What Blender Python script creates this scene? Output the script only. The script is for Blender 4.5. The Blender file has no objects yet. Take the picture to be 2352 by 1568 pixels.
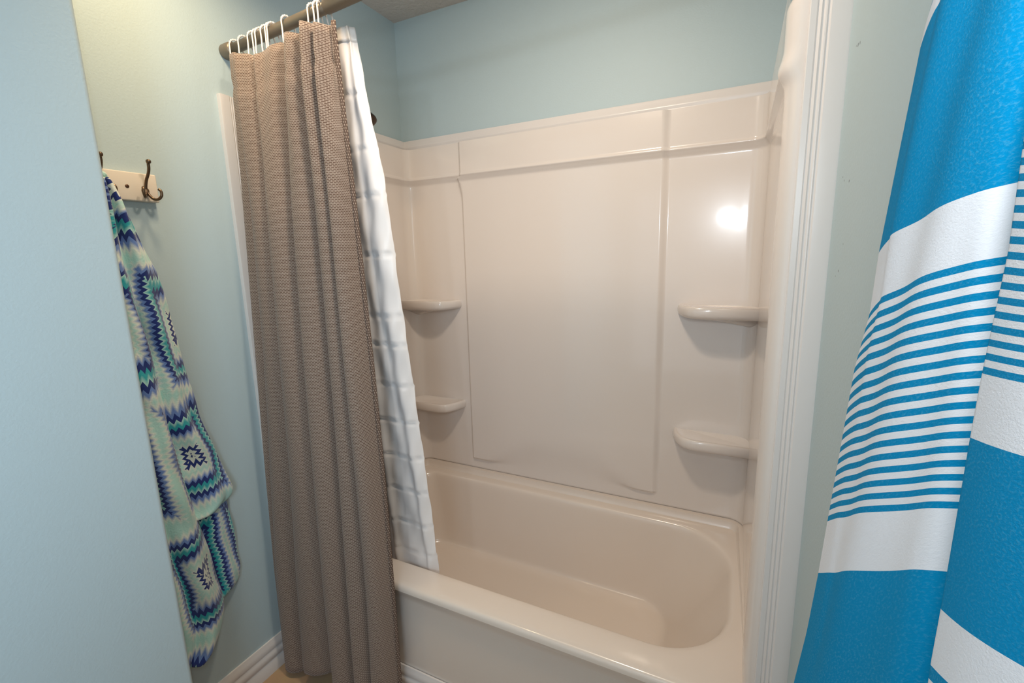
import bpy, math, random
import numpy as np
from mathutils import Vector, Matrix
random.seed(7)
S = bpy.context.scene
COL = S.collection
PI = math.pi

# ------------------------------------------------------------------ dimensions (metres)
# x: 0 = left wall of the tub alcove, 1.524 = its right wall; y: 0 = back wall, camera at negative y; z up
W, H = 1.524, 2.44
RW = 1.552            # right wall of the room in front of the alcove
XL, XR = .046, 1.478  # faces of the moulded surround ends
YB = -.030            # face of the moulded back panel
TUBF = -.790          # front of the tub
RIM = .415
PX, PY = .300, -1.284 # corner of the wall that juts out on the left

# ------------------------------------------------------------------ materials
def new_mat(name):
    m = bpy.data.materials.new(name); m.use_nodes = True
    nt = m.node_tree; b = nt.nodes['Principled BSDF']
    return m, nt, b
def N(nt, t, **kw):
    n = nt.nodes.new(t)
    for k, v in kw.items():
        if k == 'inp':
            for i, x in v.items(): n.inputs[i].default_value = x
        else: setattr(n, k, v)
    return n
def srgb(r, g, b):
    f = lambda c: (c/255/12.92) if c/255 <= .04045 else ((c/255+.055)/1.055)**2.4
    return (f(r), f(g), f(b), 1)
def plain(name, col, rough=.5, metal=0., coat=0., bump=None, spec=.5):
    m, nt, b = new_mat(name)
    b.inputs['Base Color'].default_value = col; b.inputs['Roughness'].default_value = rough
    b.inputs['Metallic'].default_value = metal; b.inputs['Coat Weight'].default_value = coat
    b.inputs['Coat Roughness'].default_value = .07; b.inputs['Specular IOR Level'].default_value = spec
    if bump:
        sc, st, dist = bump
        tc = N(nt, 'ShaderNodeTexCoord'); no = N(nt, 'ShaderNodeTexNoise', inp={'Scale': sc, 'Detail': 3.})
        bu = N(nt, 'ShaderNodeBump', inp={'Strength': st, 'Distance': dist})
        L = nt.links.new
        L(tc.outputs['Object'], no.inputs['Vector']); L(no.outputs['Fac'], bu.inputs['Height']); L(bu.outputs['Normal'], b.inputs['Normal'])
    return m
def math_node(nt, op, a, b=None):
    n = N(nt, 'ShaderNodeMath', operation=op)
    for i, v in enumerate((a, b)):
        if v is None: continue
        if isinstance(v, (int, float)): n.inputs[i].default_value = v
        else: nt.links.new(v, n.inputs[i])
    return n.outputs[0]

M = {}
M['paint'] = plain('light_blue_wall_paint', srgb(183, 198, 200), .55, bump=(190., .16, .003))
M['ceiling'] = plain('ceiling_paint', srgb(205, 196, 188), .9, bump=(60., .5, .01))
M['trim'] = plain('white_trim_paint', srgb(222, 214, 208), .32)
M['acrylic'] = plain('almond_acrylic', srgb(224, 213, 204), .22, coat=.6)
M['tub'] = plain('almond_tub_enamel', srgb(222, 208, 195), .26, coat=.5)
M['rod'] = plain('pewter_rod_paint', srgb(128, 116, 100), .38, .35)
M['white_plastic'] = plain('white_plastic', srgb(238, 228, 218), .35)
M['liner'] = plain('white_vinyl', srgb(240, 232, 226), .38)
M['bronze'] = plain('dark_bronze', srgb(70, 55, 45), .3, .8)
M['antique'] = plain('antique_pewter', srgb(120, 98, 78), .28, .9)
M['board'] = plain('cream_painted_board', srgb(226, 212, 194), .45)
M['screw'] = plain('brown_screw', srgb(90, 62, 44), .4, .6)
M['rubber'] = plain('grey_rubber', srgb(92, 86, 78), .6)

# floor: beige vinyl tile
m, nt, b = new_mat('beige_floor_tile'); M['floor'] = m; L = nt.links.new
tc = N(nt, 'ShaderNodeTexCoord'); br = N(nt, 'ShaderNodeTexBrick', offset=0., inp={'Scale': 1., 'Mortar Size': .004, 'Brick Width': .33, 'Row Height': .33, 'Color1': srgb(196, 160, 124), 'Color2': srgb(190, 154, 120), 'Mortar': srgb(160, 130, 104)})
no = N(nt, 'ShaderNodeTexNoise', inp={'Scale': 9., 'Detail': 5.}); mx = N(nt, 'ShaderNodeMix', data_type='RGBA', blend_type='MULTIPLY', inp={0: .35})
L(tc.outputs['Object'], br.inputs['Vector']); L(tc.outputs['Object'], no.inputs['Vector']); L(br.outputs['Color'], mx.inputs[6]); L(no.outputs['Color'], mx.inputs[7]); L(mx.outputs[2], b.inputs['Base Color'])
b.inputs['Roughness'].default_value = .45

# curtain weave: rows of short brown dashes on tan, staggered like bricks (UV in metres)
def weave(name, dash, ground, dash2):
    m, nt, b = new_mat(name); L = nt.links.new
    uv = N(nt, 'ShaderNodeUVMap')
    br = N(nt, 'ShaderNodeTexBrick', offset=.5, inp={'Scale': 1., 'Brick Width': .0084, 'Row Height': .0042, 'Mortar Size': .0012, 'Mortar Smooth': .35, 'Bias': 0., 'Color1': dash, 'Color2': dash2, 'Mortar': ground})
    L(uv.outputs['UV'], br.inputs['Vector']); L(br.outputs['Color'], b.inputs['Base Color'])
    bu = N(nt, 'ShaderNodeBump', inp={'Strength': .5, 'Distance': .0012}); L(br.outputs['Fac'], bu.inputs['Height']); L(bu.outputs['Normal'], b.inputs['Normal'])
    b.inputs['Roughness'].default_value = .85; b.inputs['Sheen Weight'].default_value = .15
    return m
M['curtain'] = weave('brown_dash_weave', srgb(92, 66, 51), srgb(154, 136, 121), srgb(85, 61, 47))
m, nt, b = new_mat('brown_hem_stitch'); M['hem'] = m; L = nt.links.new
uv = N(nt, 'ShaderNodeUVMap'); br = N(nt, 'ShaderNodeTexBrick', offset=.5, inp={'Scale': 1., 'Brick Width': .0048, 'Row Height': .0072, 'Mortar Size': .0019, 'Mortar Smooth': .2, 'Color1': srgb(180, 160, 142), 'Color2': srgb(180, 160, 142), 'Mortar': srgb(96, 76, 64)})
L(uv.outputs['UV'], br.inputs['Vector']); L(br.outputs['Color'], b.inputs['Base Color']); b.inputs['Roughness'].default_value = .9

# beach towel: woven blue bands on white (UV v counts the stripes)
m, nt, b = new_mat('blue_white_striped_weave'); M['towel'] = m; L = nt.links.new
uv = N(nt, 'ShaderNodeUVMap'); sx = N(nt, 'ShaderNodeSeparateXYZ'); L(uv.outputs['UV'], sx.inputs[0])
tw = N(nt, 'ShaderNodeTexWave', bands_direction='DIAGONAL', inp={'Scale': 1., 'Distortion': .0})
mp = N(nt, 'ShaderNodeMapping', inp={'Scale': (330., 9., 1.)}); L(uv.outputs['UV'], mp.inputs[0]); L(mp.outputs[0], tw.inputs['Vector'])
V = math_node(nt, 'ADD', math_node(nt, 'MULTIPLY', sx.outputs['Y'], 64.), -32.)
def rng(a, c): return math_node(nt, 'MULTIPLY', math_node(nt, 'GREATER_THAN', V, a), math_node(nt, 'LESS_THAN', V, c))
fr = math_node(nt, 'FRACT', V)
st = math_node(nt, 'MULTIPLY', rng(0., 16.47), math_node(nt, 'LESS_THAN', fr, .49))
blue = st
for a, c in ((-17.0, -4.7), (-40., -18.3), (20.2, 31.), (34.4, 35.1), (36.2, 37.0)):
    blue = math_node(nt, 'MAXIMUM', blue, rng(a, c))
no = N(nt, 'ShaderNodeTexNoise', inp={'Scale': 1., 'Detail': 5., 'Roughness': .7}); mp2 = N(nt, 'ShaderNodeMapping', inp={'Scale': (520., 380., 1.), 'Rotation': (0, 0, .6)})
L(uv.outputs['UV'], mp2.inputs[0]); L(mp2.outputs[0], no.inputs['Vector'])
n2 = N(nt, 'ShaderNodeTexNoise', inp={'Scale': 9., 'Detail': 2.}); L(uv.outputs['UV'], n2.inputs['Vector'])
fl = N(nt, 'ShaderNodeMapRange', inp={1: .50, 2: .76, 3: .0, 4: .6}); L(no.outputs['Fac'], fl.inputs[0])
fleck = math_node(nt, 'MULTIPLY', fl.outputs[0], n2.outputs['Fac'])
c1 = N(nt, 'ShaderNodeMix', data_type='RGBA', inp={6: srgb(0, 136, 186), 7: srgb(124, 192, 208)}); L(fleck, c1.inputs[0])
c2 = N(nt, 'ShaderNodeMix', data_type='RGBA', inp={6: srgb(236, 234, 236)}); L(blue, c2.inputs[0]); L(c1.outputs[2], c2.inputs[7]); L(c2.outputs[2], b.inputs['Base Color'])
hs = math_node(nt, 'ADD', no.outputs['Fac'], math_node(nt, 'MULTIPLY', tw.outputs['Fac'], .0))
bu = N(nt, 'ShaderNodeBump', inp={'Strength': .35, 'Distance': .001}); L(hs, bu.inputs['Height']); L(bu.outputs['Normal'], b.inputs['Normal'])
b.inputs['Roughness'].default_value = .95; b.inputs['Specular IOR Level'].default_value = .1

# plush robe: stepped ikat diamonds, navy outlines, turquoise and periwinkle glows on cream (UV in metres)
m, nt, b = new_mat('ikat_plush'); M['robe'] = m; L = nt.links.new
uv = N(nt, 'ShaderNodeUVMap')
nz = N(nt, 'ShaderNodeTexNoise', inp={'Scale': 5.5, 'Detail': 1.}); L(uv.outputs['UV'], nz.inputs['Vector'])
sx = N(nt, 'ShaderNodeSeparateXYZ'); L(uv.outputs['UV'], sx.inputs[0])
U0, V0 = sx.outputs['X'], sx.outputs['Y']
def step(o, s): return math_node(nt, 'MULTIPLY', math_node(nt, 'FLOOR', math_node(nt, 'DIVIDE', o, s)), s)
per_u, per_v = .235, .360
def tri(o, p): return math_node(nt, 'ABSOLUTE', math_node(nt, 'SUBTRACT', math_node(nt, 'FRACT', math_node(nt, 'DIVIDE', o, p)), .5))
row = math_node(nt, 'FLOOR', math_node(nt, 'DIVIDE', V0, per_v))
Us = math_node(nt, 'ADD', U0, math_node(nt, 'MULTIPLY', V0, .15)); Vs = V0
fu = math_node(nt, 'FRACT', math_node(nt, 'ADD', math_node(nt, 'DIVIDE', Us, per_u), math_node(nt, 'MULTIPLY', row, .5)))
fv = math_node(nt, 'FRACT', math_node(nt, 'DIVIDE', Vs, per_v))
du = math_node(nt, 'ABSOLUTE', math_node(nt, 'SUBTRACT', fu, .5)); dv = math_node(nt, 'ABSOLUTE', math_node(nt, 'SUBTRACT', fv, .5))
d = math_node(nt, 'MULTIPLY', math_node(nt, 'MAXIMUM', du, dv), 2.)
nzv = math_node(nt, 'MULTIPLY', math_node(nt, 'SUBTRACT', nz.outputs['Fac'], .5), .55)
side = math_node(nt, 'GREATER_THAN', du, dv)
teeth = math_node(nt, 'MULTIPLY', math_node(nt, 'ADD', math_node(nt, 'MULTIPLY', tri(V0, .015), side), math_node(nt, 'MULTIPLY', tri(U0, .015), math_node(nt, 'SUBTRACT', 1., side))), .15)
d = math_node(nt, 'ADD', math_node(nt, 'ADD', d, nzv), teeth)
cr = N(nt, 'ShaderNodeValToRGB'); L(d, cr.inputs[0]); el = cr.color_ramp.elements
cream, mint, teal, navy, peri = srgb(222, 226, 214), srgb(178, 218, 208), srgb(44, 160, 168), srgb(20, 44, 112), srgb(104, 132, 188)
stops = [(0., navy), (.05, navy), (.052, cream), (.13, cream), (.132, navy), (.205, navy), (.207, cream), (.30, mint), (.37, cream), (.46, peri), (.48, peri), (.482, navy), (.575, navy), (.577, teal), (.64, teal), (.715, mint), (.717, navy), (.80, navy), (.802, peri), (.85, peri), (.92, cream), (1., mint)]
el[0].position, el[0].color = stops[0]; el[1].position, el[1].color = stops[-1]
for p, c in stops[1:-1]:
    e = el.new(p); e.color = c
L(cr.outputs[0], b.inputs['Base Color'])
nb = N(nt, 'ShaderNodeTexNoise', inp={'Scale': 220., 'Detail': 3.}); L(uv.outputs['UV'], nb.inputs['Vector'])
bu = N(nt, 'ShaderNodeBump', inp={'Strength': .5, 'Distance': .002}); L(nb.outputs['Fac'], bu.inputs['Height']); L(bu.outputs['Normal'], b.inputs['Normal'])
b.inputs['Roughness'].default_value = 1.; b.inputs['Sheen Weight'].default_value = .3

# ------------------------------------------------------------------ mesh helpers
def obj(name, verts, faces, mat, parent=None, smooth=True, uvs=None):
    me = bpy.data.meshes.new(name); me.from_pydata([tuple(v) for v in verts], [], faces); me.update()
    if uvs is not None:
        lay = me.uv_layers.new(name='UVMap')
        for lp in me.loops: lay.data[lp.index].uv = uvs[lp.vertex_index]
    if mat is not None: me.materials.append(mat)
    o = bpy.data.objects.new(name, me); COL.objects.link(o)
    if smooth:
        for p in me.polygons: p.use_smooth = True
    if parent is not None: o.parent = parent
    return o
def tag(o, label, cat, group=None):
    o['label'] = label; o['category'] = cat
    if group: o['group'] = group
    return o
def thing(name, label, cat, loc=(0, 0, 0), group=None):
    o = bpy.data.objects.new(name, None); o.empty_display_size = .05; o.location = loc; COL.objects.link(o)
    return tag(o, label, cat, group)
def struct(o): o['kind'] = 'structure'; return o
def local(o, loc):
    """shift mesh data so that a child of an Empty at loc stays in place"""
    o.data.transform(Matrix.Translation(-Vector(loc))); return o
def box_data(x0, x1, y0, y1, z0, z1):
    v = [(x, y, z) for x in (x0, x1) for y in (y0, y1) for z in (z0, z1)]
    f = [(0, 1, 3, 2), (4, 6, 7, 5), (0, 4, 5, 1), (2, 3, 7, 6), (0, 2, 6, 4), (1, 5, 7, 3)]
    return v, f
def box(name, b, mat, parent=None, bevel=0, seg=3):
    v, f = box_data(*b); o = obj(name, v, f, mat, parent, smooth=bevel > 0)
    if bevel:
        md = o.modifiers.new('edge', 'BEVEL'); md.width = bevel; md.segments = seg; md.limit_method = 'ANGLE'
    return o
def grid(nu, nv, flip=False, close_u=False):
    f = []
    for j in range(nv-1):
        for i in range(nu if close_u else nu-1):
            a, b_ = j*nu+i, j*nu+(i+1) % nu
            q = (a, b_, b_+nu, a+nu); f.append(q[::-1] if flip else q)
    return f
def tube(path, r, n=12, caps=True):
    """round tube along a 3-D path; r may be a list"""
    P = [Vector(p) for p in path]; vs = []; fs = []
    rr = r if isinstance(r, (list, tuple)) else [r]*len(P)
    up = None
    for i, p in enumerate(P):
        t = (P[min(i+1, len(P)-1)]-P[max(i-1, 0)]).normalized()
        if up is None:
            up = t.orthogonal().normalized()
        up = (up-t*up.dot(t)).normalized(); s = t.cross(up)
        for k in range(n):
            a = 2*PI*k/n; vs.append(p+(up*math.cos(a)+s*math.sin(a))*rr[i])
    fs = grid(n, len(P), close_u=True)
    if caps:
        fs.append(tuple(range(n))[::-1]); fs.append(tuple(range((len(P)-1)*n, len(P)*n)))
    return vs, fs
def lathe(prof, axis_o, axis_d, n=24):
    """prof: (radius, distance along axis)"""
    d_ = Vector(axis_d).normalized(); u = d_.orthogonal().normalized(); v_ = d_.cross(u); o = Vector(axis_o)
    vs = [o+d_*h+(u*math.cos(2*PI*k/n)+v_*math.sin(2*PI*k/n))*r for r, h in prof for k in range(n)]
    fs = grid(n, len(prof), close_u=True); fs.append(tuple(range(n))[::-1]); fs.append(tuple(range((len(prof)-1)*n, len(prof)*n)))
    return vs, fs
def merge(*parts):
    V_, F_ = [], []
    for v, f in parts:
        o = len(V_); V_ += list(v); F_ += [tuple(i+o for i in q) for q in f]
    return V_, F_
def smooth_path(pts, n=8):
    """Catmull-Rom through the points"""
    P = [Vector(p) for p in pts]; out = []
    for i in range(len(P)-1):
        p0, p1, p2, p3 = P[max(i-1, 0)], P[i], P[i+1], P[min(i+2, len(P)-1)]
        for k in range(n):
            t = k/n
            out.append(.5*((2*p1)+(p2-p0)*t+(2*p0-5*p1+4*p2-p3)*t*t+(3*p1-p0-3*p2+p3)*t**3))
    out.append(P[-1]); return out
def extrude_profile(prof, a, b, put):
    """closed profile of 2-D points swept straight from a to b; put(p, q, s) gives 3-D"""
    n = len(prof); vs = [put(p, q, s) for s in (a, b) for p, q in prof]
    fs = [(i, (i+1) % n, n+(i+1) % n, n+i) for i in range(n)]; fs += [tuple(range(n))[::-1], tuple(range(n, 2*n))]
    return vs, fs
def recalc(o):
    import bmesh
    bm = bmesh.new(); bm.from_mesh(o.data); bmesh.ops.recalc_face_normals(bm, faces=bm.faces); bm.to_mesh(o.data); bm.free(); return o
def autosmooth(o, ang=35):
    m_ = o.data
    import bmesh
    bm = bmesh.new(); bm.from_mesh(m_)
    for e in bm.edges:
        if len(e.link_faces) == 2 and e.calc_face_angle(0) > math.radians(ang): e.smooth = False
    bm.to_mesh(m_); bm.free(); return o
def sstep(a, b, x):
    t = min(1., max(0., (x-a)/(b-a))) if a != b else float(x > a)
    return t*t*(3-2*t)
def interp(x, xs, ys): return float(np.interp(x, xs, ys))

# ------------------------------------------------------------------ the room
YR = -2.95
struct(box('floor', (-.15, 1.75, YR-.1, .1, -.1, 0), M['floor']))
struct(box('ceiling', (-.15, 1.75, YR-.1, .1, H, H+.1), M['ceiling']))
struct(box('wall_back', (-.15, 1.75, 0, .1, 0, H), M['paint']))
struct(box('wall_left', (-.15, 0, PY-.02, 0, 0, H), M['paint']))
struct(box('wall_partition', (-.15, PX, YR, PY, 0, H), M['paint'], bevel=.010, seg=4))
m = M['paint'].copy(); m.name = 'scuffed_wall_paint'; nt = m.node_tree; b = nt.nodes['Principled BSDF']   # a few dark scuffs beside the casing
tc = N(nt, 'ShaderNodeTexCoord'); acc = None
for y_, z_, r1 in ((-.875, 1.719, .0028), (-.888, 1.717, .0024), (-.862, 1.722, .0014), (-.912, 1.521, .0022), (-.872, 1.527, .0016), (-.858, 1.534, .0014), (-.900, 1.388, .0020), (-.880, 1.379, .0013), (-.915, 1.429, .0013)):
    sb = N(nt, 'ShaderNodeVectorMath', operation='SUBTRACT'); nt.links.new(tc.outputs['Object'], sb.inputs[0]); sb.inputs[1].default_value = (RW, y_, z_)
    ln = N(nt, 'ShaderNodeVectorMath', operation='LENGTH'); nt.links.new(sb.outputs[0], ln.inputs[0])
    q = math_node(nt, 'LESS_THAN', ln.outputs['Value'], r1); acc = q if acc is None else math_node(nt, 'MAXIMUM', acc, q)
mxs = N(nt, 'ShaderNodeMix', data_type='RGBA', inp={6: b.inputs['Base Color'].default_value[:], 7: srgb(88, 92, 92)}); nt.links.new(acc, mxs.inputs[0]); nt.links.new(mxs.outputs[2], b.inputs['Base Color'])
struct(box('wall_right', (RW, 1.75, YR, -.786, 0, H), m))
struct(box('wall_alcove_right', (W, 1.75, -.786, 0, 0, H), M['paint']))
struct(box('wall_rear', (-.15, 1.75, YR-.1, YR, 0, H), M['paint']))

def base_prof(h=.118, t=.016):   # colonial skirting: (thickness, height)
    return [(0, 0), (t, 0), (t, h*.36), (t*.78, h*.40), (t*.78, h*.44), (t, h*.48), (t, h*.64), (t*.72, h*.68), (t*.72, h*.73), (t*.88, h*.77), (t*.62, h*.88), (t*.35, h), (0, h)]
v, f = extrude_profile(base_prof(), PY, -.845, lambda p, q, s: (p, s, q)); struct(autosmooth(recalc(obj('baseboard_left', v, f, M['trim'])), 50))
v, f = extrude_profile(base_prof(.108, .014), .016, 1.500, lambda p, q, s: (s, TUBF+.012-p, q)); struct(autosmooth(recalc(obj('baseboard_front', v, f, M['trim'])), 50))

def casing_prof(w=.059):          # (across, thickness): thin bead inside, thick flat band outside
    c = [(0, 0), (0, .0065), (.0015, .0078), (.010, .0080), (.0115, .0068), (.0125, .0068), (.014, .0090), (.0165, .0105), (.0185, .0092), (.020, .0092), (.0225, .0118), (.0245, .0122), (.026, .0108), (.0275, .0112), (.030, .0140), (.0555, .0148), (.0585, .0138), (w, .011), (w, 0)]
    return c
# left casing lies on the side wall, right casing covers the return beside the tub end
v, f = extrude_profile(casing_prof(), .0, 1.918, lambda p, q, s: (q, -.783-p, s)); struct(autosmooth(recalc(obj('trim_1', v, f, M['trim'])), 28))
v, f = extrude_profile(casing_prof(), .0, 1.918, lambda p, q, s: (1.4935+p, -.7875-q, s)); struct(autosmooth(recalc(obj('trim_2', v, f, M['trim'])), 28))
# wood cap above the moulded surround
cap = [(0, 0), (.016, 0), (.017, .004), (.013, .010), (.013, .014), (.015, .020), (.015, .026), (.010, .032), (.010, .045), (.007, .051), (0, .051)]
ZB, ZT = 1.893, 1.944
v, f = extrude_profile(cap, .0, W, lambda p, q, s: (s, -.014-p, ZB+q)); struct(autosmooth(recalc(obj('trim_3', v, f, M['trim'])), 40))
v, f = extrude_profile(cap, -.014, -.70, lambda p, q, s: (.022+p, s, ZB+q)); struct(autosmooth(recalc(obj('trim_4', v, f, M['trim'])), 40))
v, f = extrude_profile(cap, -.014, -.70, lambda p, q, s: (1.502-p, s, ZB+q)); struct(autosmooth(recalc(obj('trim_5', v, f, M['trim'])), 40))

# ------------------------------------------------------------------ moulded tub surround
sur = thing('tub_surround', 'glossy almond moulded wall surround above the bathtub with raised centre panel', 'tub surround', (W/2, 0, .42))
SL = (W/2, 0, .42)
R_ = .050
def path_pts():
    out = []
    for y in np.linspace(-.745, YB-R_, 12): out.append((XL, y, 1, 0))
    for a in np.linspace(0, PI/2, 12)[1:]:
        out.append((XL+R_-R_*math.cos(a), YB-R_+R_*math.sin(a), math.cos(a), -math.sin(a)))
    xs = sorted(set(np.round(np.concatenate([np.linspace(XL+R_, XR-R_, 60)[1:-1], np.linspace(.312, .350, 39), np.linspace(1.145, 1.185, 17)]), 5)))
    for x in xs: out.append((x, YB, 0, -1))
    for a in np.linspace(PI/2, 0, 12):
        out.append((XR-R_+R_*math.cos(a), YB-R_+R_*math.sin(a), -math.cos(a), -math.sin(a)))
    for y in np.linspace(YB-R_, -.745, 12)[1:]: out.append((XR, y, -1, 0))
    return out
PP = path_pts()
ZS = sorted(set(np.round(np.concatenate([np.linspace(.425, .462, 10), np.linspace(.486, .506, 21), np.linspace(.52, 1.74, 46), np.linspace(1.745, 1.79, 24), np.linspace(1.80, 1.900, 6)]), 5)))
def sur_off(x, ny, z):
    h = -.013*(1-sstep(.432, .452, z))                        # tucks in over the tub ledge
    h += .011*sstep(1.742, 1.768, z)+.0040*math.exp(-((z-1.771)/.0055)**2)   # top band with a rolled lip
    if ny < -.99:
        e = sstep(.12, .34, abs(x-.757))                      # bottom edge of the centre panel fades in the middle
        wz = .016+.13*(1-e)
        flare = .016*sstep(1.68, 1.757, z)*(1-sstep(1.757, 1.766, z))  # left edge flares out under the lip
        r = sstep(.325-flare, .342-flare, x)*(1-sstep(1.150, 1.178, x))*sstep(.486, .486+wz, z)
        h += .0130*r
    return h
nu = len(PP)
vs = []
for z in ZS:
    for x, y, nx, ny in PP:
        h = sur_off(x, ny, z); vs.append((x+nx*h, y+ny*h, z))
fs_all = grid(nu, len(ZS))
cut0 = 11+6; cut1 = nu-1-11-6
def sub(name, i0, i1):
    idx = {}; vv = []; ff = []
    for j in range(len(ZS)-1):
        for i in range(i0, i1):
            q = []
            for (jj, ii) in ((j, i), (j, i+1), (j+1, i+1), (j+1, i)):
                k = jj*nu+ii
                if k not in idx: idx[k] = len(vv); vv.append(vs[k])
                q.append(idx[k])
            ff.append(tuple(q))
    o = obj(name, vv, ff, M['acrylic'], sur); local(o, SL)
    return o
# wound so that the faces look into the alcove
sub('back_panel', cut0, cut1); sub('end_panel', 0, cut0); sub('end_panel', cut1, nu-1)

def flange(side):
    """rolled front edge of an end panel, with a lip at band height and a rounded top"""
    zs = np.concatenate([np.linspace(.40, 1.64, 30), np.linspace(1.66, 1.90, 60)]); n = 16; vv = []
    for z in zs:
        bump = .0115*math.exp(-((z-1.735)/.020)**2)+.0065*sstep(1.72, 1.765, z)
        top = sstep(1.835, 1.895, z)
        lead = .005*(1-sstep(.42, .52, z))
        xi = .055+bump-lead; xo = .0225
        xi = xi+(xo-xi)*top*.9
        pts = [(.030, -.700), (xi-.009, -.705)]
        for a in np.linspace(0, PI/2, n-3):
            pts.append((xo+(xi-xo)*math.cos(a)**.8 if a < PI/2-1e-6 else xo, -.742-.047*math.sin(a)))
        pts.append((.004, -.7895))
        for x, y in pts: vv.append(((x if side < 0 else W-x), y, z))
    o = obj('front_flange', vv, grid(n, len(zs), close_u=True)+[tuple(range(n)), tuple(range((len(zs)-1)*n, len(zs)*n))], M['acrylic'], sur); recalc(local(o, SL)); return o
flange(-1); flange(1)

def shelf(side, ztop):
    """corner shelf: plan outline against the back and end panels, rounded edge, hollow cove beneath"""
    def outline(sc, dx=0):
        pts = [(XL-.006, YB+.004), (.302, YB+.004), (.302, YB-.010), (.290, YB-.055), (.266, YB-.098), (.244, YB-.111), (.225, YB-.115), (XL-.006, YB-.118)]
        p = smooth_open(pts)
        cx, cy = XL, YB
        return [(cx+(x-cx)*sc[0], cy+(y-cy)*sc[1]) for x, y in p]
    def smooth_open(pts):
        q = [pts[0], pts[1]]
        sm = smooth_path([(x, y, 0) for x, y in pts[1:7]], 5); q += [(p.x, p.y) for p in sm[1:]]; q.append(pts[7]); return q
    lv = [((.86, .80), -.003), ((.93, .92), -.002), ((.965, .955), .0), ((.985, .98), -.003), ((.997, .995), -.010), ((1., 1.), -.018), ((.997, .995), -.027), ((.985, .975), -.034), ((.955, .94), -.039), ((.84, .78), -.043), ((.62, .52), -.050), ((.42, .34), -.058), ((.24, .20), -.067), ((.06, .05), -.078)]
    vv = []; n = None
    for sc, dz in lv:
        ol = outline(sc); n = len(ol)
        for x, y in ol: vv.append(((x if side < 0 else W-x), y, ztop+dz))
    ff = grid(n, len(lv), close_u=True); ff.append(tuple(range(n))); ff.append(tuple(range((len(lv)-1)*n, len(lv)*n)))
    o = obj('corner_shelf', vv, ff, M['acrylic'], sur); recalc(local(o, SL)); return o
for sd in (-1, 1):
    for zt in (1.243, .775): shelf(sd, zt)

# ------------------------------------------------------------------ bathtub
tub = thing('bathtub', 'almond alcove bathtub with sloped right end under the moulded surround', 'bathtub', (W/2, TUBF/2, 0))
TL = (W/2, TUBF/2, 0)
def rrect(x0, x1, y0, y1, rl, rr, n=14):
    """rounded rectangle, its own radius at the left and right ends; constant vertex count"""
    out = []
    for (cx, cy, r, a0) in ((x1-rr, y0+rr, rr, -PI/2), (x1-rr, y1-rr, rr, 0), (x0+rl, y1-rl, rl, PI/2), (x0+rl, y0+rl, rl, PI)):
        for k in range(n):
            a = a0+PI/2*k/(n-1); out.append((cx+r*math.cos(a), cy+r*math.sin(a)))
    # extra points on the long sides keep the loops even
    return out
loops = []
X0, X1 = .010, 1.514
# skirt behind, up the wall joint, ledge, basin
def add(x0, x1, y0, y1, rl, rr, z): loops.append([(x, y, z) for x, y in rrect(x0, x1, y0, y1, rl, rr)])
add(X0, X1, TUBF, -.006, .004, .004, RIM-.022)
add(X0, X1, TUBF+.001, -.006, .005, .005, RIM-.012)
add(X0, X1, TUBF+.006, -.007, .008, .008, RIM-.004)
add(X0+.004, X1-.004, TUBF+.014, -.010, .014, .014, RIM)
add(.075, 1.462, -.700, -.085, .06, .20, RIM+.001)
add(.085, 1.452, -.692, -.090, .065, .205, RIM-.001)
add(.092, 1.445, -.686, -.095, .07, .205, RIM-.007)
add(.097, 1.438, -.682, -.099, .075, .205, RIM-.018)
for t in (.15, .3, .45, .6, .75, .88):
    add(.097+.05*t, 1.438-.165*t**1.15, -.682+.034*t, -.099-.040*t, .075+.03*t, .205-.055*t, RIM-.018-.275*t)
add(.152, 1.258, -.642, -.146, .11, .13, .108)
add(.160, 1.246, -.634, -.154, .105, .115, .0995)
add(.170, 1.234, -.624, -.164, .095, .105, .0965)
add(.190, 1.212, -.606, -.182, .085, .085, .0955)
add(.25, 1.15, -.54, -.24, .05, .06, .094)
n = len(loops[0]); vv = [p for lp in loops for p in lp]; ff = grid(n, len(loops), close_u=True); ff.append(tuple(range((len(loops)-1)*n, len(loops)*n)))
o = obj('basin', vv, ff, M['tub'], tub); recalc(local(o, TL))
md = o.modifiers.new('soft', 'SUBSURF'); md.levels = 1; md.render_levels = 1
# raised ledge where the tub meets the surround (back and both ends)
led = [(0, 0), (.030, 0), (.026, .004), (.021, .016), (.019, .028), (.0, .030)]
parts = []
pathc = [(XL-.006, -.70)]+[(XL-.006+.05-.05*math.cos(a), YB+.006-.05+.05*math.sin(a)) for a in np.linspace(0, PI/2, 10)]+[(XR+.006-.05+.05*math.cos(a), YB+.006-.05+.05*math.sin(a)) for a in np.linspace(PI/2, 0, 10)]+[(XR+.006, -.70)]
nr = []
for i in range(len(pathc)):
    a, b2 = pathc[max(i-1, 0)], pathc[min(i+1, len(pathc)-1)]
    t = Vector((b2[0]-a[0], b2[1]-a[1])).normalized(); nr.append((t.y, -t.x))
lf = lambda y: .12+.88*sstep(-.68, -.35, y)
vv = [(x+nx*p*lf(y), y+ny*p*lf(y), RIM-.003+q*(.4+.6*lf(y))) for (x, y), (nx, ny) in zip(pathc, nr) for p, q in led]
ff = grid(len(led), len(pathc), close_u=True); ff += [tuple(range(len(led))), tuple(range((len(pathc)-1)*len(led), len(pathc)*len(led)))]
o = obj('ledge', vv, ff, M['tub'], tub); autosmooth(recalc(local(o, TL)), 60)
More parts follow.
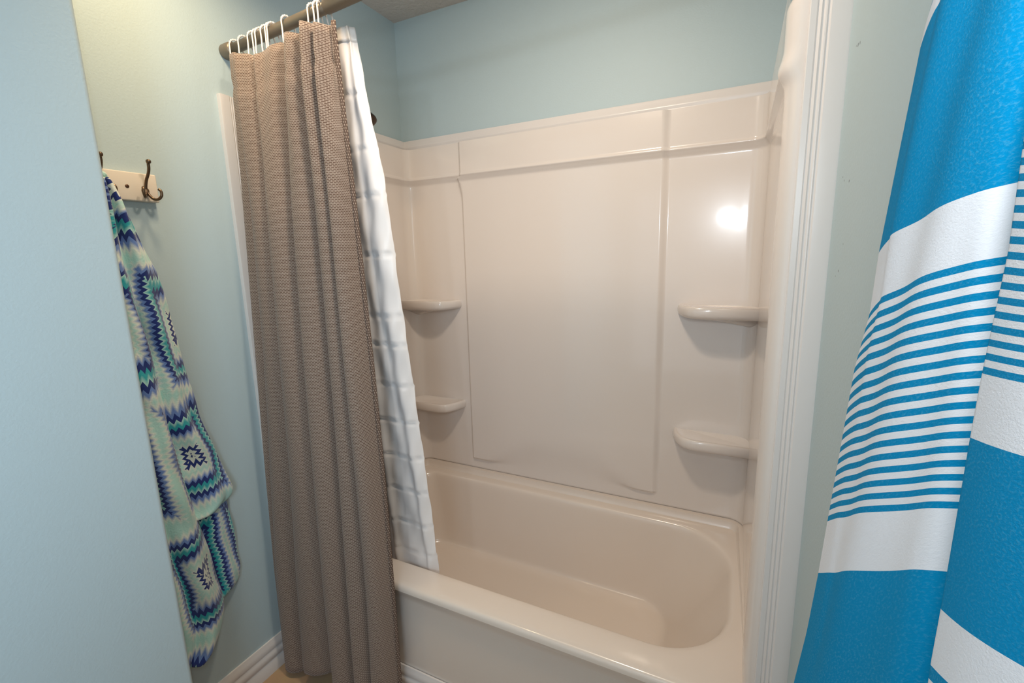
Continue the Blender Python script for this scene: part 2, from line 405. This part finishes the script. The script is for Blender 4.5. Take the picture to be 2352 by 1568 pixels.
# apron: front skirt, slightly bowed back under the rolled rim
za = [RIM-.020, RIM-.030, RIM-.040, .355, .30, .20, .12, .02, .0]
ya = [TUBF+.0005, TUBF+.003, TUBF+.009, TUBF+.013, TUBF+.014, TUBF+.014, TUBF+.014, TUBF+.014, TUBF+.014]
xs = np.linspace(X0, X1-.012, 20); vv = [(x, y, z) for z, y in zip(za, ya) for x in xs]+[(x, y+.02, z) for z, y in zip(za, ya) for x in xs]
nn = len(xs)*len(za); ff = grid(len(xs), len(za))+[tuple(i+nn for i in q)[::-1] for q in grid(len(xs), len(za))]
o = obj('apron', vv, ff, M['tub'], tub); recalc(local(o, TL))

# ------------------------------------------------------------------ shower head (only its edge shows past the liner)
SHL = (0, -.39, 2.03)
sh = thing('showerhead', 'dark bronze shower head poking out behind the white liner', 'shower head', SHL)
v, f = lathe([(.030, .001), (.030, .004), (.018, .012), (.010, .014)], (0, -.39, 2.03), (1, 0, 0)); local(obj('wall_flange', v, f, M['bronze'], sh), SHL)
v, f = tube(smooth_path([(.002, -.39, 2.03), (.05, -.39, 2.035), (.10, -.39, 2.015), (.135, -.39, 1.975)], 6), .009); local(obj('arm', v, f, M['bronze'], sh), SHL)
v, f = lathe([(.012, 0), (.015, .012), (.014, .022), (.030, .045), (.036, .060), (.036, .068), (.030, .070)], (.130, -.39, 1.982), (.45, 0, -.9), 28); local(obj('spray_face', v, f, M['bronze'], sh), SHL)

# ------------------------------------------------------------------ curtain rod
RY, RZ, RR = -.797, 2.044, .0165
def RP(x): return (x, RY-.0265*x, RZ+.037*x)   # the rod is set a little askew
RL = (0, RY, RZ)
rod = thing('shower_curtain_rod', 'pewter grey tension rod across the top of the tub opening', 'curtain rod', RL)
v, f = tube([RP(.034), RP(.60)], RR-.0025, 28); local(obj('inner_tube', v, f, M['rod'], rod), RL)
v, f = lathe([(RR-.0025, 0), (RR, .002), (RR, RW-.43-.042), (RR-.002, RW-.43-.040)], RP(.43), (1, -.0265, .037), 28); local(obj('outer_tube', v, f, M['rod'], rod), RL)
for x, dx in ((.001, 1), (RW-.001, -1)):
    v, f = lathe([(.0205, 0), (.0215, .003), (.0210, .030), (.0195, .038), (.013, .040)], RP(x), (dx, -.0265*dx, .037*dx), 28); local(obj('end_cap', v, f, M['rod'], rod), RL)

# ------------------------------------------------------------------ shower curtain (brown)
CG = 'shower curtain'
CL = (.28, RY-.02, .05)
cur = thing('shower_curtain', 'brown woven fabric shower curtain bunched at the left of the rod', 'shower curtain', CL)
ZTOP, ZBOT = 2.012, .046
gz = [2.01, 1.90, 1.55, 1.15, .80, .40, .06]
# fold boundaries (x of the valleys) at those heights, left edge ... right edge
G = np.array([
 [.082, .130, .205, .300, .385, .432, .474],
 [.094, .136, .210, .304, .388, .436, .478],
 [.092, .142, .221, .315, .397, .447, .488],
 [.082, .130, .215, .313, .400, .455, .502],
 [.068, .104, .200, .310, .398, .462, .512],
 [.050, .072, .172, .300, .392, .462, .518],
 [.046, .066, .165, .300, .390, .455, .522]])
AMP = np.array([.018, .026, .036, .040, .041, .042, .044])
YC = np.array([-.834, -.842, -.852, -.859, -.863, -.866, -.870])
def valley(k, z): return interp(-z, [-q for q in gz], G[:, k])
nf = G.shape[1]-1; NS = 30
amps = [.55, .85, 1.0, 1.0, .72, .62]
_pl = smooth_path([(.0, 1.45, 0), (-.05, .75, 0), (-.11, -.15, 0), (-.02, -.84, 0), (.18, -1.0, 0), (.42, -.86, 0), (.62, -.42, 0), (.76, .25, 0), (.86, 1.0, 0), (.94, 1.35, 0), (1., 1.45, 0)], 12)
def PLEAT(s):                                             # each pleat laps over the one on its left
    i = min(s, .9999)*(len(_pl)-1); k = int(i); f = i-k
    p = _pl[k].lerp(_pl[min(k+1, len(_pl)-1)], f); return p.x, p.y
TOPZ = [(0, -.016), (.4, -.006), (1., -.012), (1.5, -.020), (1.9, -.038), (2.2, -.032), (2.7, -.008), (3., -.020), (3.3, -.006), (3.8, -.012), (4.05, -.020), (4.3, .002), (4.8, .002), (5.2, -.006), (6, -.004)]
def cur_row(z):
    A = interp(-z, [-q for q in gz], AMP); yc = interp(-z, [-q for q in gz], YC); row = []
    for k in range(nf):
        a, b2 = valley(k, z), valley(k+1, z); Ak = A*amps[k]
        for i in range(NS+(k == nf-1)):
            s = i/NS
            px, py = PLEAT(s); w_ = b2-a
            tuck = (.010*math.sin(9.5*s+k*1.7)+.006*math.sin(17*s+k))*sstep(1.5, 1.98, z)   # smaller gathers near the rod
            row.append((a+w_*px, yc+Ak*py+tuck+.0030*math.sin(7.3*s+k*2.1+z*3)))
    return row
zs = list(np.linspace(0, 1, 90))
vv, uvs = [], []
for t in zs:
    zz = ZTOP+(ZBOT-ZTOP)*t; row = cur_row(zz); acc = 0
    ref = cur_row(1.2); pr = ref[0]
    for i, (x, y) in enumerate(row):
        rx, ry = ref[i]; acc += math.hypot(rx-pr[0], ry-pr[1]); pr = (rx, ry)
        fold = i/NS
        sag = interp(fold, [q[0] for q in TOPZ], [q[1] for q in TOPZ])*(1-t)**6
        wob = .022*math.sin(fold*2.6+.8)*t**8
        crease = .004*math.exp(-((zz-1.925)/.006)**2)
        vv.append((x, y+crease, zz+sag+wob)); uvs.append((acc, zz+sag*.5))
nu_c = len(cur_row(1.))
o = obj('fabric', vv, grid(nu_c, len(zs)), M['curtain'], cur, uvs=uvs); local(o, CL)
md = o.modifiers.new('cloth', 'SOLIDIFY'); md.thickness = .0016; md.offset = 0
# double stitched side hem on the right edge
hv, hu = [], []
for t in zs:
    zz = ZTOP+(ZBOT-ZTOP)*t; row = cur_row(zz)
    e = Vector(row[-1]); p = Vector(row[-7]); d_ = (e-p).normalized(); nrm = Vector((d_.y, -d_.x))
    if nrm.y > 0: nrm = -nrm
    sag = 0
    wob = .022*math.sin((nu_c-1)/NS*2.6+.8)*t**8
    for q, off in ((.001, .0012), (.004, .0032), (.008, .0034), (.0115, .0030), (.0125, -.001)):
        c = e+d_*(q-.010)+nrm*off; hv.append((c.x, c.y, zz+sag+wob)); hu.append((q, zz))
o = obj('side_hem', hv, grid(5, len(zs)), M['hem'], cur, uvs=hu); local(o, CL)
md = o.modifiers.new('cloth', 'SOLIDIFY'); md.thickness = .0012; md.offset = 0

# ------------------------------------------------------------------ white liner, hanging inside the tub
LL = (.40, -.72, .30)
lin = thing('shower_liner', 'white vinyl shower liner hanging inside the tub behind the brown curtain', 'shower liner', LL)
lz = [2.016, 1.93, 1.845, 1.632, 1.32, .952, .574, .385, .30]
rx_ = [.484, .490, .498, .522, .527, .538, .556, .562, .570]
ry_ = [-.775, -.768, -.762, -.745, -.72, -.69, -.67, -.66, -.655]
mx_ = [.452, .451, .450, .446, .440, .462, .490, .500, .505]
creases = [1.86, 1.72, 1.60, 1.44, 1.26, 1.17, 1.04, .92, .80, .68, .56, .45]
vv, uvs = [], []; zs = list(np.linspace(2.016, .30, 200)); nl = 0
for z in zs:
    R1, Y1, M1 = (interp(-z, [-q for q in lz], a_) for a_ in (rx_, ry_, mx_))
    t = (2.016-z)/1.72
    plan = [(.06+.03*t, Y1-.012), (.11+.03*t, Y1+.030), (.15+.03*t, Y1-.016), (.20+.04*t, Y1+.032), (.26+.04*t, Y1-.014), (.31+.04*t, Y1+.034), (.36+.04*t, Y1-.012), (.40+.03*t, Y1-.006), (M1-.004, Y1-.014+.006*t), (M1+.012+.012*t, Y1-.009), ((M1+R1)/2+.006, Y1-.011-.006*math.sin(PI*t)), (R1-.010, Y1-.004), (R1, Y1+.006)]
    sp = smooth_path([(x, y, 0) for x, y in plan], 5); nl = len(sp)
    cz = 0
    for c in creases: cz += .0045*math.exp(-((z-c)/.0045)**2)-.0015*math.exp(-((z-c-.012)/.006)**2)
    for i, p in enumerate(sp):
        wr = .0016*math.sin(31*z+p.x*60)+.0012*math.sin(57*z-p.x*130)
        vv.append((p.x, p.y+cz*(.6+.4*math.sin(i*.9+z*11))+wr, z)); uvs.append((i/nl, z))
o = obj('sheet', vv, grid(nl, len(zs)), M['liner'], lin, uvs=uvs); local(o, LL)
md = o.modifiers.new('film', 'SOLIDIFY'); md.thickness = .0006; md.offset = 0
# reinforced header band of the liner
sel = [k for k, z in enumerate(zs) if z > 1.975]
hv = [(vv[k*nl+i][0], vv[k*nl+i][1]-.0016, vv[k*nl+i][2]+.001) for k in sel for i in range(nl)]
o = obj('header_band', hv, grid(nl, len(sel)), M['white_plastic'], lin); local(o, LL)
md = o.modifiers.new('film', 'SOLIDIFY'); md.thickness = .001; md.offset = 0

# ------------------------------------------------------------------ curtain hooks
HX = [.052, .094, .138, .156, .172, .194, .214, .224, .282, .386, .405, .422]
HLAB = ['white wire curtain hook nearest the rod end cap, first on the left',
        'second white wire curtain hook from the rod end cap, standing alone',
        'white wire curtain hook at the left of the tight bunch of four',
        'white wire curtain hook second in the tight bunch of four',
        'white wire curtain hook third in the tight bunch of four',
        'white wire curtain hook at the right of the tight bunch of four',
        'left one of the close pair of white wire curtain hooks mid-curtain',
        'right one of the close pair of white wire curtain hooks mid-curtain',
        'white wire curtain hook alone in the wide gap over the brown curtain',
        'left hook of the three white wire hooks above the curtain\'s right end',
        'middle hook of the three white wire hooks above the curtain\'s right end',
        'right hook of the three white wire hooks, next to the liner top']
def hook_parts():
    r = RR+.0035
    front = [(.016, -.026, -.062), (.014, -.030, -.058), (.011, -.0285, -.046), (.005, -.0235, -.020), (.001, -r-.001, .0)]
    arc = [(0, -r*math.cos(a), r*math.sin(a)) for a in np.linspace(.25, PI-.25, 9)]
    back = [(.000, r+.001, -.004), (.003, .0235, -.022), (.006, .024, -.036), (.007, .020, -.043), (.008, .015, -.040)]
    wire = tube(smooth_path(front+arc+back, 4), .0021, 8)
    beads = []
    for a in np.linspace(.5, PI-.5, 7):
        c = Vector((0, -(r-.0002)*math.cos(a), (r-.0002)*math.sin(a)))
        beads.append(lathe([(.0008, -.0032), (.0028, -.002), (.0034, 0), (.0028, .002), (.0008, .0032)], c, (0, math.sin(a), math.cos(a)), 10))
    return wire, beads
wire, beads = hook_parts()
h0 = None
for x, lab in zip(HX, HLAB):
    if h0 is None:
        h0 = thing('curtain_hook', lab, 'curtain hook', RP(x), 'white hooks along the curtain rod')
        obj('wire', wire[0], wire[1], M['white_plastic'], h0)
        bv, bf = merge(*beads); obj('roller_beads', bv, bf, M['white_plastic'], h0)
        kids = list(h0.children)
    else:
        h = h0.copy(); h.location = RP(x); h['label'] = lab; COL.objects.link(h)
        h.rotation_euler = (0, 0, random.uniform(-.12, .12))
        for c in kids:
            d_ = c.copy(); COL.objects.link(d_); d_.parent = h

# ------------------------------------------------------------------ coat rack on the left wall
KL = (0, -1.165, 1.625)
rack = thing('coat_rack', 'cream wooden wall board with pewter double hooks on the blue wall', 'coat rack', KL)
o = box('board', (.0005, .020, -1.281, -1.049, 1.588, 1.658), M['board'], rack, bevel=.003); local(o, KL)
for y in (-1.118, -1.222):
    v, f = lathe([(.0045, 0), (.0045, .001), (.003, .0018)], (.0195, y, 1.622), (1, 0, 0), 14); local(obj('screw', v, f, M['screw'], rack), KL)
def coat_hook(y):
    v1 = tube(smooth_path([(.021, y, 1.607), (.024, y, 1.622), (.030, y+.001, 1.640), (.042, y+.002, 1.656), (.050, y+.001, 1.668), (.053, y, 1.678), (.056, y-.001, 1.683)], 5), [.0036]*6+[.0036]*24+[.0036], 10)
    tip = lathe([(.001, -.006), (.0045, -.004), (.006, 0), (.0045, .004), (.001, .006)], (.057, y-.001, 1.683), (1, 0, .6), 14)
    o1 = obj('upper_prong', *merge(v1, tip), M['antique'], rack)
    jr = tube(smooth_path([(.023, y, 1.620), (.027, y+.003, 1.606), (.034, y+.009, 1.595), (.043, y+.016, 1.594), (.050, y+.021, 1.603), (.050, y+.021, 1.614), (.046, y+.018, 1.619)], 5), .0034, 10)
    jl = tube(smooth_path([(.023, y, 1.620), (.027, y-.003, 1.606), (.034, y-.009, 1.598), (.043, y-.014, 1.598), (.048, y-.018, 1.606), (.048, y-.018, 1.616), (.045, y-.016, 1.620)], 5), .0034, 10)
    o2 = obj('lower_prong', *jr, M['antique'], rack); o3 = obj('lower_prong', *jl, M['antique'], rack)
    v, f = lathe([(.009, 0), (.0088, .002), (.005, .004)], (.0195, y, 1.615), (1, 0, 0), 18); o4 = obj('hook_plate', v, f, M['antique'], rack)
    for q in (o1, o2, o3, o4): local(q, KL)
coat_hook(-1.079); coat_hook(-1.178)

# ------------------------------------------------------------------ plush robe on the left hook
BL = (.05, -1.17, 1.60)
robe = thing('robe', 'turquoise, navy and cream patterned plush robe hanging from the left hook', 'robe', BL)
def drape(name, right, lefty, xbase, depth, folds, uo, nz_=70, nu_=40, zcut=None, roll=.3, seed=0):
    """hanging sheet: right silhouette (y,z), left edge y, folds as (position 0-1, depth, width)"""
    ry = [p[0] for p in right]; rz = [p[1] for p in right]
    z1, z0 = rz[0], rz[-1]; vv, uvs = [], []
    for j in range(nz_):
        t = j/(nz_-1); z = z1+(z0-z1)*t
        yr = interp(-z, [-q for q in rz], ry); yl = lefty(z); Lz = 0; prev = None
        for i in range(nu_):
            s = i/(nu_-1)
            y = yl+(yr-yl)*s
            edge = (1-abs(2*s-1)**2.6)
            x = xbase(z)+depth(z)*edge
            for c, dd, w in folds:
                cc = c+.05*math.sin(z*4+seed+c*9); x += dd*math.exp(-((s-cc)/w)**2)*min(1, (z1-z)*6+.15)
            x += .0025*math.sin(s*17+z*23+seed)+.002*math.sin(z*41+s*9)
            rise = .020*(abs(2*s-1)**3) if j == nz_-1 else 0
            zz = z+rise*0
            if prev is not None: Lz += math.hypot(x-prev[0], y-prev[1])
            prev = (x, y); vv.append((max(x, .004), y, zz)); uvs.append((uo+Lz*1.0, zz*1.0))
    o = obj(name, vv, grid(nu_, nz_), M['robe'], robe, uvs=uvs); local(o, BL)
    md = o.modifiers.new('plush', 'SOLIDIFY'); md.thickness = .009; md.offset = 0
    md = o.modifiers.new('soft', 'SUBSURF'); md.levels = 1; md.render_levels = 1
    return o
LE = lambda z: -1.262 if z < 1.35 else -1.262+(z-1.35)*.20
Cr = [(-1.02, .86), (-.990, .72), (-.983, .62), (-.978, .54), (-.974, .465), (-.989, .42), (-1.022, .405)]
drape('back_panel', Cr, lambda z: -1.20, lambda z: .010, lambda z: .022, [(.5, -.012, .12), (.8, .008, .10)], .31, 40, 30, seed=2)
Br = [(-1.172, 1.632), (-1.160, 1.615), (-1.146, 1.583), (-1.134, 1.541), (-1.114, 1.475), (-1.09, 1.413), (-1.074, 1.305), (-1.063, 1.215), (-1.046, 1.069), (-1.037, .995), (-1.010, .891), (-.985, .785), (-.974, .742), (-.974, .722), (-.990, .706), (-1.02, .700)]
drape('sleeve', Br, lambda z: LE(z)+.02, lambda z: .022+.010*sstep(1.2, 1.6, z), lambda z: .032, [(.45, -.020, .10), (.72, .012, .10), (.9, -.004, .05)], .05, 70, 40, seed=5)
Ar = [(-1.183, 1.628), (-1.178, 1.611), (-1.176, 1.567), (-1.172, 1.497), (-1.168, 1.436), (-1.159, 1.383), (-1.15, 1.306), (-1.139, 1.215), (-1.134, 1.121), (-1.13, 1.06), (-1.126, .997), (-1.116, .881), (-1.105, .81), (-1.094, .726), (-1.082, .631), (-1.066, .507), (-1.055, .42), (-1.057, .38), (-1.07, .34), (-1.095, .300), (-1.125, .290)]
drape('front_panel', Ar, LE, lambda z: .034, lambda z: .040+.012*sstep(1.3, .7, z), [(.48, -.026, .09), (.75, .010, .12), (.22, -.015, .08)], .20, 90, 44, seed=9)
v, f = tube(smooth_path([(.040, -1.186, 1.617), (.050, -1.182, 1.634), (.052, -1.178, 1.640), (.045, -1.172, 1.634), (.038, -1.168, 1.617)], 6), .006, 8)
local(obj('hanging_loop', v, f, M['robe'], robe, uvs=[(p[1], p[2]) for p in v]), BL)

# ------------------------------------------------------------------ striped beach towel on the right wall
OL = (1.53, -1.58, 1.70)
tow = thing('beach_towel', 'large blue and white striped beach towel hanging on the right wall', 'towel', OL)
# rows of the weave: stripe count v, left edge (y,z), mid, fold edge
def lerp_rows(vq, rows): return tuple(interp(vq, [r[0] for r in rows], [r[1][k] for r in rows]) for k in range(3))
Lr = [(-26, (1.512, -1.462, 1.70)), (-20.5, (1.506, -1.425, 1.60)), (-18.3, (1.50, -1.402, 1.542)), (-17, (1.50, -1.399, 1.533)), (-4.7, (1.50, -1.360, 1.416)), (0, (1.50, -1.354, 1.371)), (4., (1.50, -1.327, 1.324)), (16.47, (1.50, -1.288, 1.166)), (20.2, (1.50, -1.272, 1.10)), (25., (1.50, -1.244, 1.008)), (30., (1.50, -1.197, .895)), (37, (1.50, -1.16, .72))]
Dr = [(-26, (1.512, -1.548, 1.69)), (-20.5, (1.505, -1.542, 1.585)), (-17, (1.502, -1.539, 1.54)), (-11, (1.50, -1.536, 1.492)), (-4.7, (1.50, -1.534, 1.445)), (0, (1.50, -1.534, 1.418)), (16.47, (1.50, -1.532, 1.312)), (20.2, (1.50, -1.532, 1.282)), (25, (1.50, -1.537, 1.235)), (30., (1.50, -1.540, 1.180)), (37, (1.50, -1.542, 1.08))]
vq = np.linspace(-26, 37, 110); nu_ = 34
vv, uvs = [], []
for q in vq:
    a, c = Vector(lerp_rows(q, Lr)), Vector(lerp_rows(q, Dr))
    bul = interp(q, [-26, -17, -4.7, 0, 8, 16.47, 20, 30], [.015, .010, .003, .005, .004, .000, -.003, -.006])
    for i in range(nu_):
        s = -.16+1.26*i/(nu_-1)
        if s < 0:
            e = -s/.16; p = a+Vector((.036*e**1.2, .010*math.sin(PI*e*.9)-.03*e, -.006*e))
        else:
            p = a.lerp(c, s); p.x -= .007*math.sin(PI*min(1, s)); p.z += bul*math.sin(PI*min(1, s))**.7*(1-s*.5)
            p.x += .0016*math.sin(s*15+q*.13)*(s > .3)
            p.x += .018*max(0, s-.92)*6
        vv.append(p); uvs.append((s*.17, (q+32)/64))
o = obj('front_fold', vv, grid(nu_, len(vq)), M['towel'], tow, uvs=uvs); local(o, OL)
md = o.modifiers.new('cloth', 'SOLIDIFY'); md.thickness = .0030; md.offset = 1
md = o.modifiers.new('soft', 'SUBSURF'); md.levels = 1; md.render_levels = 1
D2 = [(-26, (1.497, -1.572, 1.68)), (-12, (1.490, -1.568, 1.51)), (0.5, (1.488, -1.569, 1.455)), (8, (1.488, -1.571, 1.419)), (16.47, (1.488, -1.567, 1.378)), (20.2, (1.488, -1.566, 1.354)), (31, (1.488, -1.565, 1.284)), (34.4, (1.488, -1.564, 1.258)), (37, (1.488, -1.565, 1.235)), (50, (1.488, -1.565, 1.10))]
R2 = [(-26, (1.497, -1.640, 1.64)), (-12, (1.490, -1.640, 1.490)), (0.5, (1.488, -1.640, 1.4416)), (8, (1.488, -1.640, 1.417)), (16.47, (1.488, -1.640, 1.3895)), (20.2, (1.488, -1.640, 1.372)), (31, (1.488, -1.640, 1.321)), (34.4, (1.488, -1.640, 1.303)), (37, (1.488, -1.640, 1.288)), (50, (1.488, -1.640, 1.20))]
vq = np.linspace(-26, 48, 120); vv, uvs = [], []
for q in vq:
    a, c = Vector(lerp_rows(q, D2)), Vector(lerp_rows(q, R2))
    sl = interp(q, [-26, 0, 8, 20, 31, 36, 48], [.004, .002, .0, -.001, -.003, -.004, -.004])
    for i in range(nu_):
        s = -.18+1.18*i/(nu_-1)
        if s < 0:
            e = -s/.18; p = a+Vector((.022*e, .006*math.sin(PI*e*.8)-.012*e, -.002*e))
        else:
            p = a.lerp(c, s); p.x -= .003*math.sin(PI*s); p.z += sl*math.sin(PI/2*s)
        vv.append(p); uvs.append((s*.09+.3, (q+32)/64))
o = obj('side_fold', vv, grid(nu_, len(vq)), M['towel'], tow, uvs=uvs); local(o, OL)
md = o.modifiers.new('cloth', 'SOLIDIFY'); md.thickness = .0030; md.offset = 1
md = o.modifiers.new('soft', 'SUBSURF'); md.levels = 1; md.render_levels = 1

hk = thing('wall_hook', 'pewter wall hook holding the striped towel on the right wall', 'hook', (RW, -1.56, 1.74))
v, f = lathe([(.020, 0), (.020, .003), (.012, .006)], (RW-.0005, -1.56, 1.74), (-1, 0, 0), 20); local(obj('hook_plate', v, f, M['antique'], hk), (RW, -1.56, 1.74))
v, f = tube(smooth_path([(RW-.004, -1.56, 1.738), (RW-.020, -1.56, 1.715), (RW-.035, -1.56, 1.700), (RW-.052, -1.56, 1.712), (RW-.056, -1.56, 1.730)], 6), .004, 10); local(obj('prong', v, f, M['antique'], hk), (RW, -1.56, 1.74))

# ------------------------------------------------------------------ camera (solved from the room's lines)
k_ = 2.44/2.5087
C = Vector((1.4504, -1.8259, 1.4609))*k_
yaw, pitch, roll, fpx = .4581, -.1806, -.0254, 1051.3
fwd = Vector((-math.sin(yaw)*math.cos(pitch), math.cos(yaw)*math.cos(pitch), math.sin(pitch))); rt = Vector((math.cos(yaw), math.sin(yaw), 0)); up = rt.cross(fwd)
r_ = rt*math.cos(roll)+up*math.sin(roll); u_ = -rt*math.sin(roll)+up*math.cos(roll)
cd = bpy.data.cameras.new('camera'); cam = bpy.data.objects.new('camera', cd); COL.objects.link(cam)
mw = Matrix((r_, u_, -fwd)).transposed().to_4x4(); mw.translation = C; cam.matrix_world = mw
cd.sensor_fit = 'HORIZONTAL'; cd.sensor_width = 36; cd.lens = fpx*36/2352; cd.clip_start = .02
S.camera = cam

# ------------------------------------------------------------------ light
def area(name, loc, target, size, power, col, shape='DISK', size_y=None, spread=None):
    l = bpy.data.lights.new(name, 'AREA'); l.shape = shape; l.size = size; l.energy = power; l.color = col
    if size_y: l.size_y = size_y
    if spread: l.spread = spread
    o = bpy.data.objects.new(name, l); COL.objects.link(o); o.location = loc
    o.rotation_euler = (Vector(target)-Vector(loc)).to_track_quat('-Z', 'Y').to_euler(); return o
area('ceiling_light', (.95, -1.03, 2.41), (.88, -.20, .90), .18, 9.2, (1., .86, .70), spread=math.radians(140))
area('added_rear_lamp', (1.30, -2.75, 1.72), (1.2, -.9, 1.2), .10, 4.5, (.80, .90, 1.))  # added cool lamp behind the camera, meant to shadow the wall beside the towel
area('rear_soft_fill', (.98, -2.90, 1.15), (.98, 0, 1.15), .95, 3.5, (.86, .92, 1.), shape='RECTANGLE', size_y=1.7)  # added soft fill that lifts the right casing and wall; no doorway is modelled
area('side_cool_fill', (1.54, -2.40, 1.50), (.3, -1.85, 1.40), .6, 15, (.60, .80, 1.), shape='RECTANGLE', size_y=.9, spread=math.radians(120))  # added cool fill for the jutting left wall; no window is modelled there
area('camera_flash', (1.41, -1.80, 1.62), (.95, 0, 1.2), .05, 2.3, (.86, .94, 1.))
area('vanity_light', (.33, -1.06, 2.36), (-.02, -1.0, 1.44), .12, 2.6, (1., .77, .48), spread=math.radians(130))
w = bpy.data.worlds.new('world'); S.world = w; w.use_nodes = True
w.node_tree.nodes['Background'].inputs[0].default_value = (.5, .5, .5, 1); w.node_tree.nodes['Background'].inputs[1].default_value = .1
S.view_settings.view_transform = 'Standard'; S.view_settings.look = 'None'; S.view_settings.gamma = 1; S.view_settings.exposure = .04
S.view_settings.use_curve_mapping = False
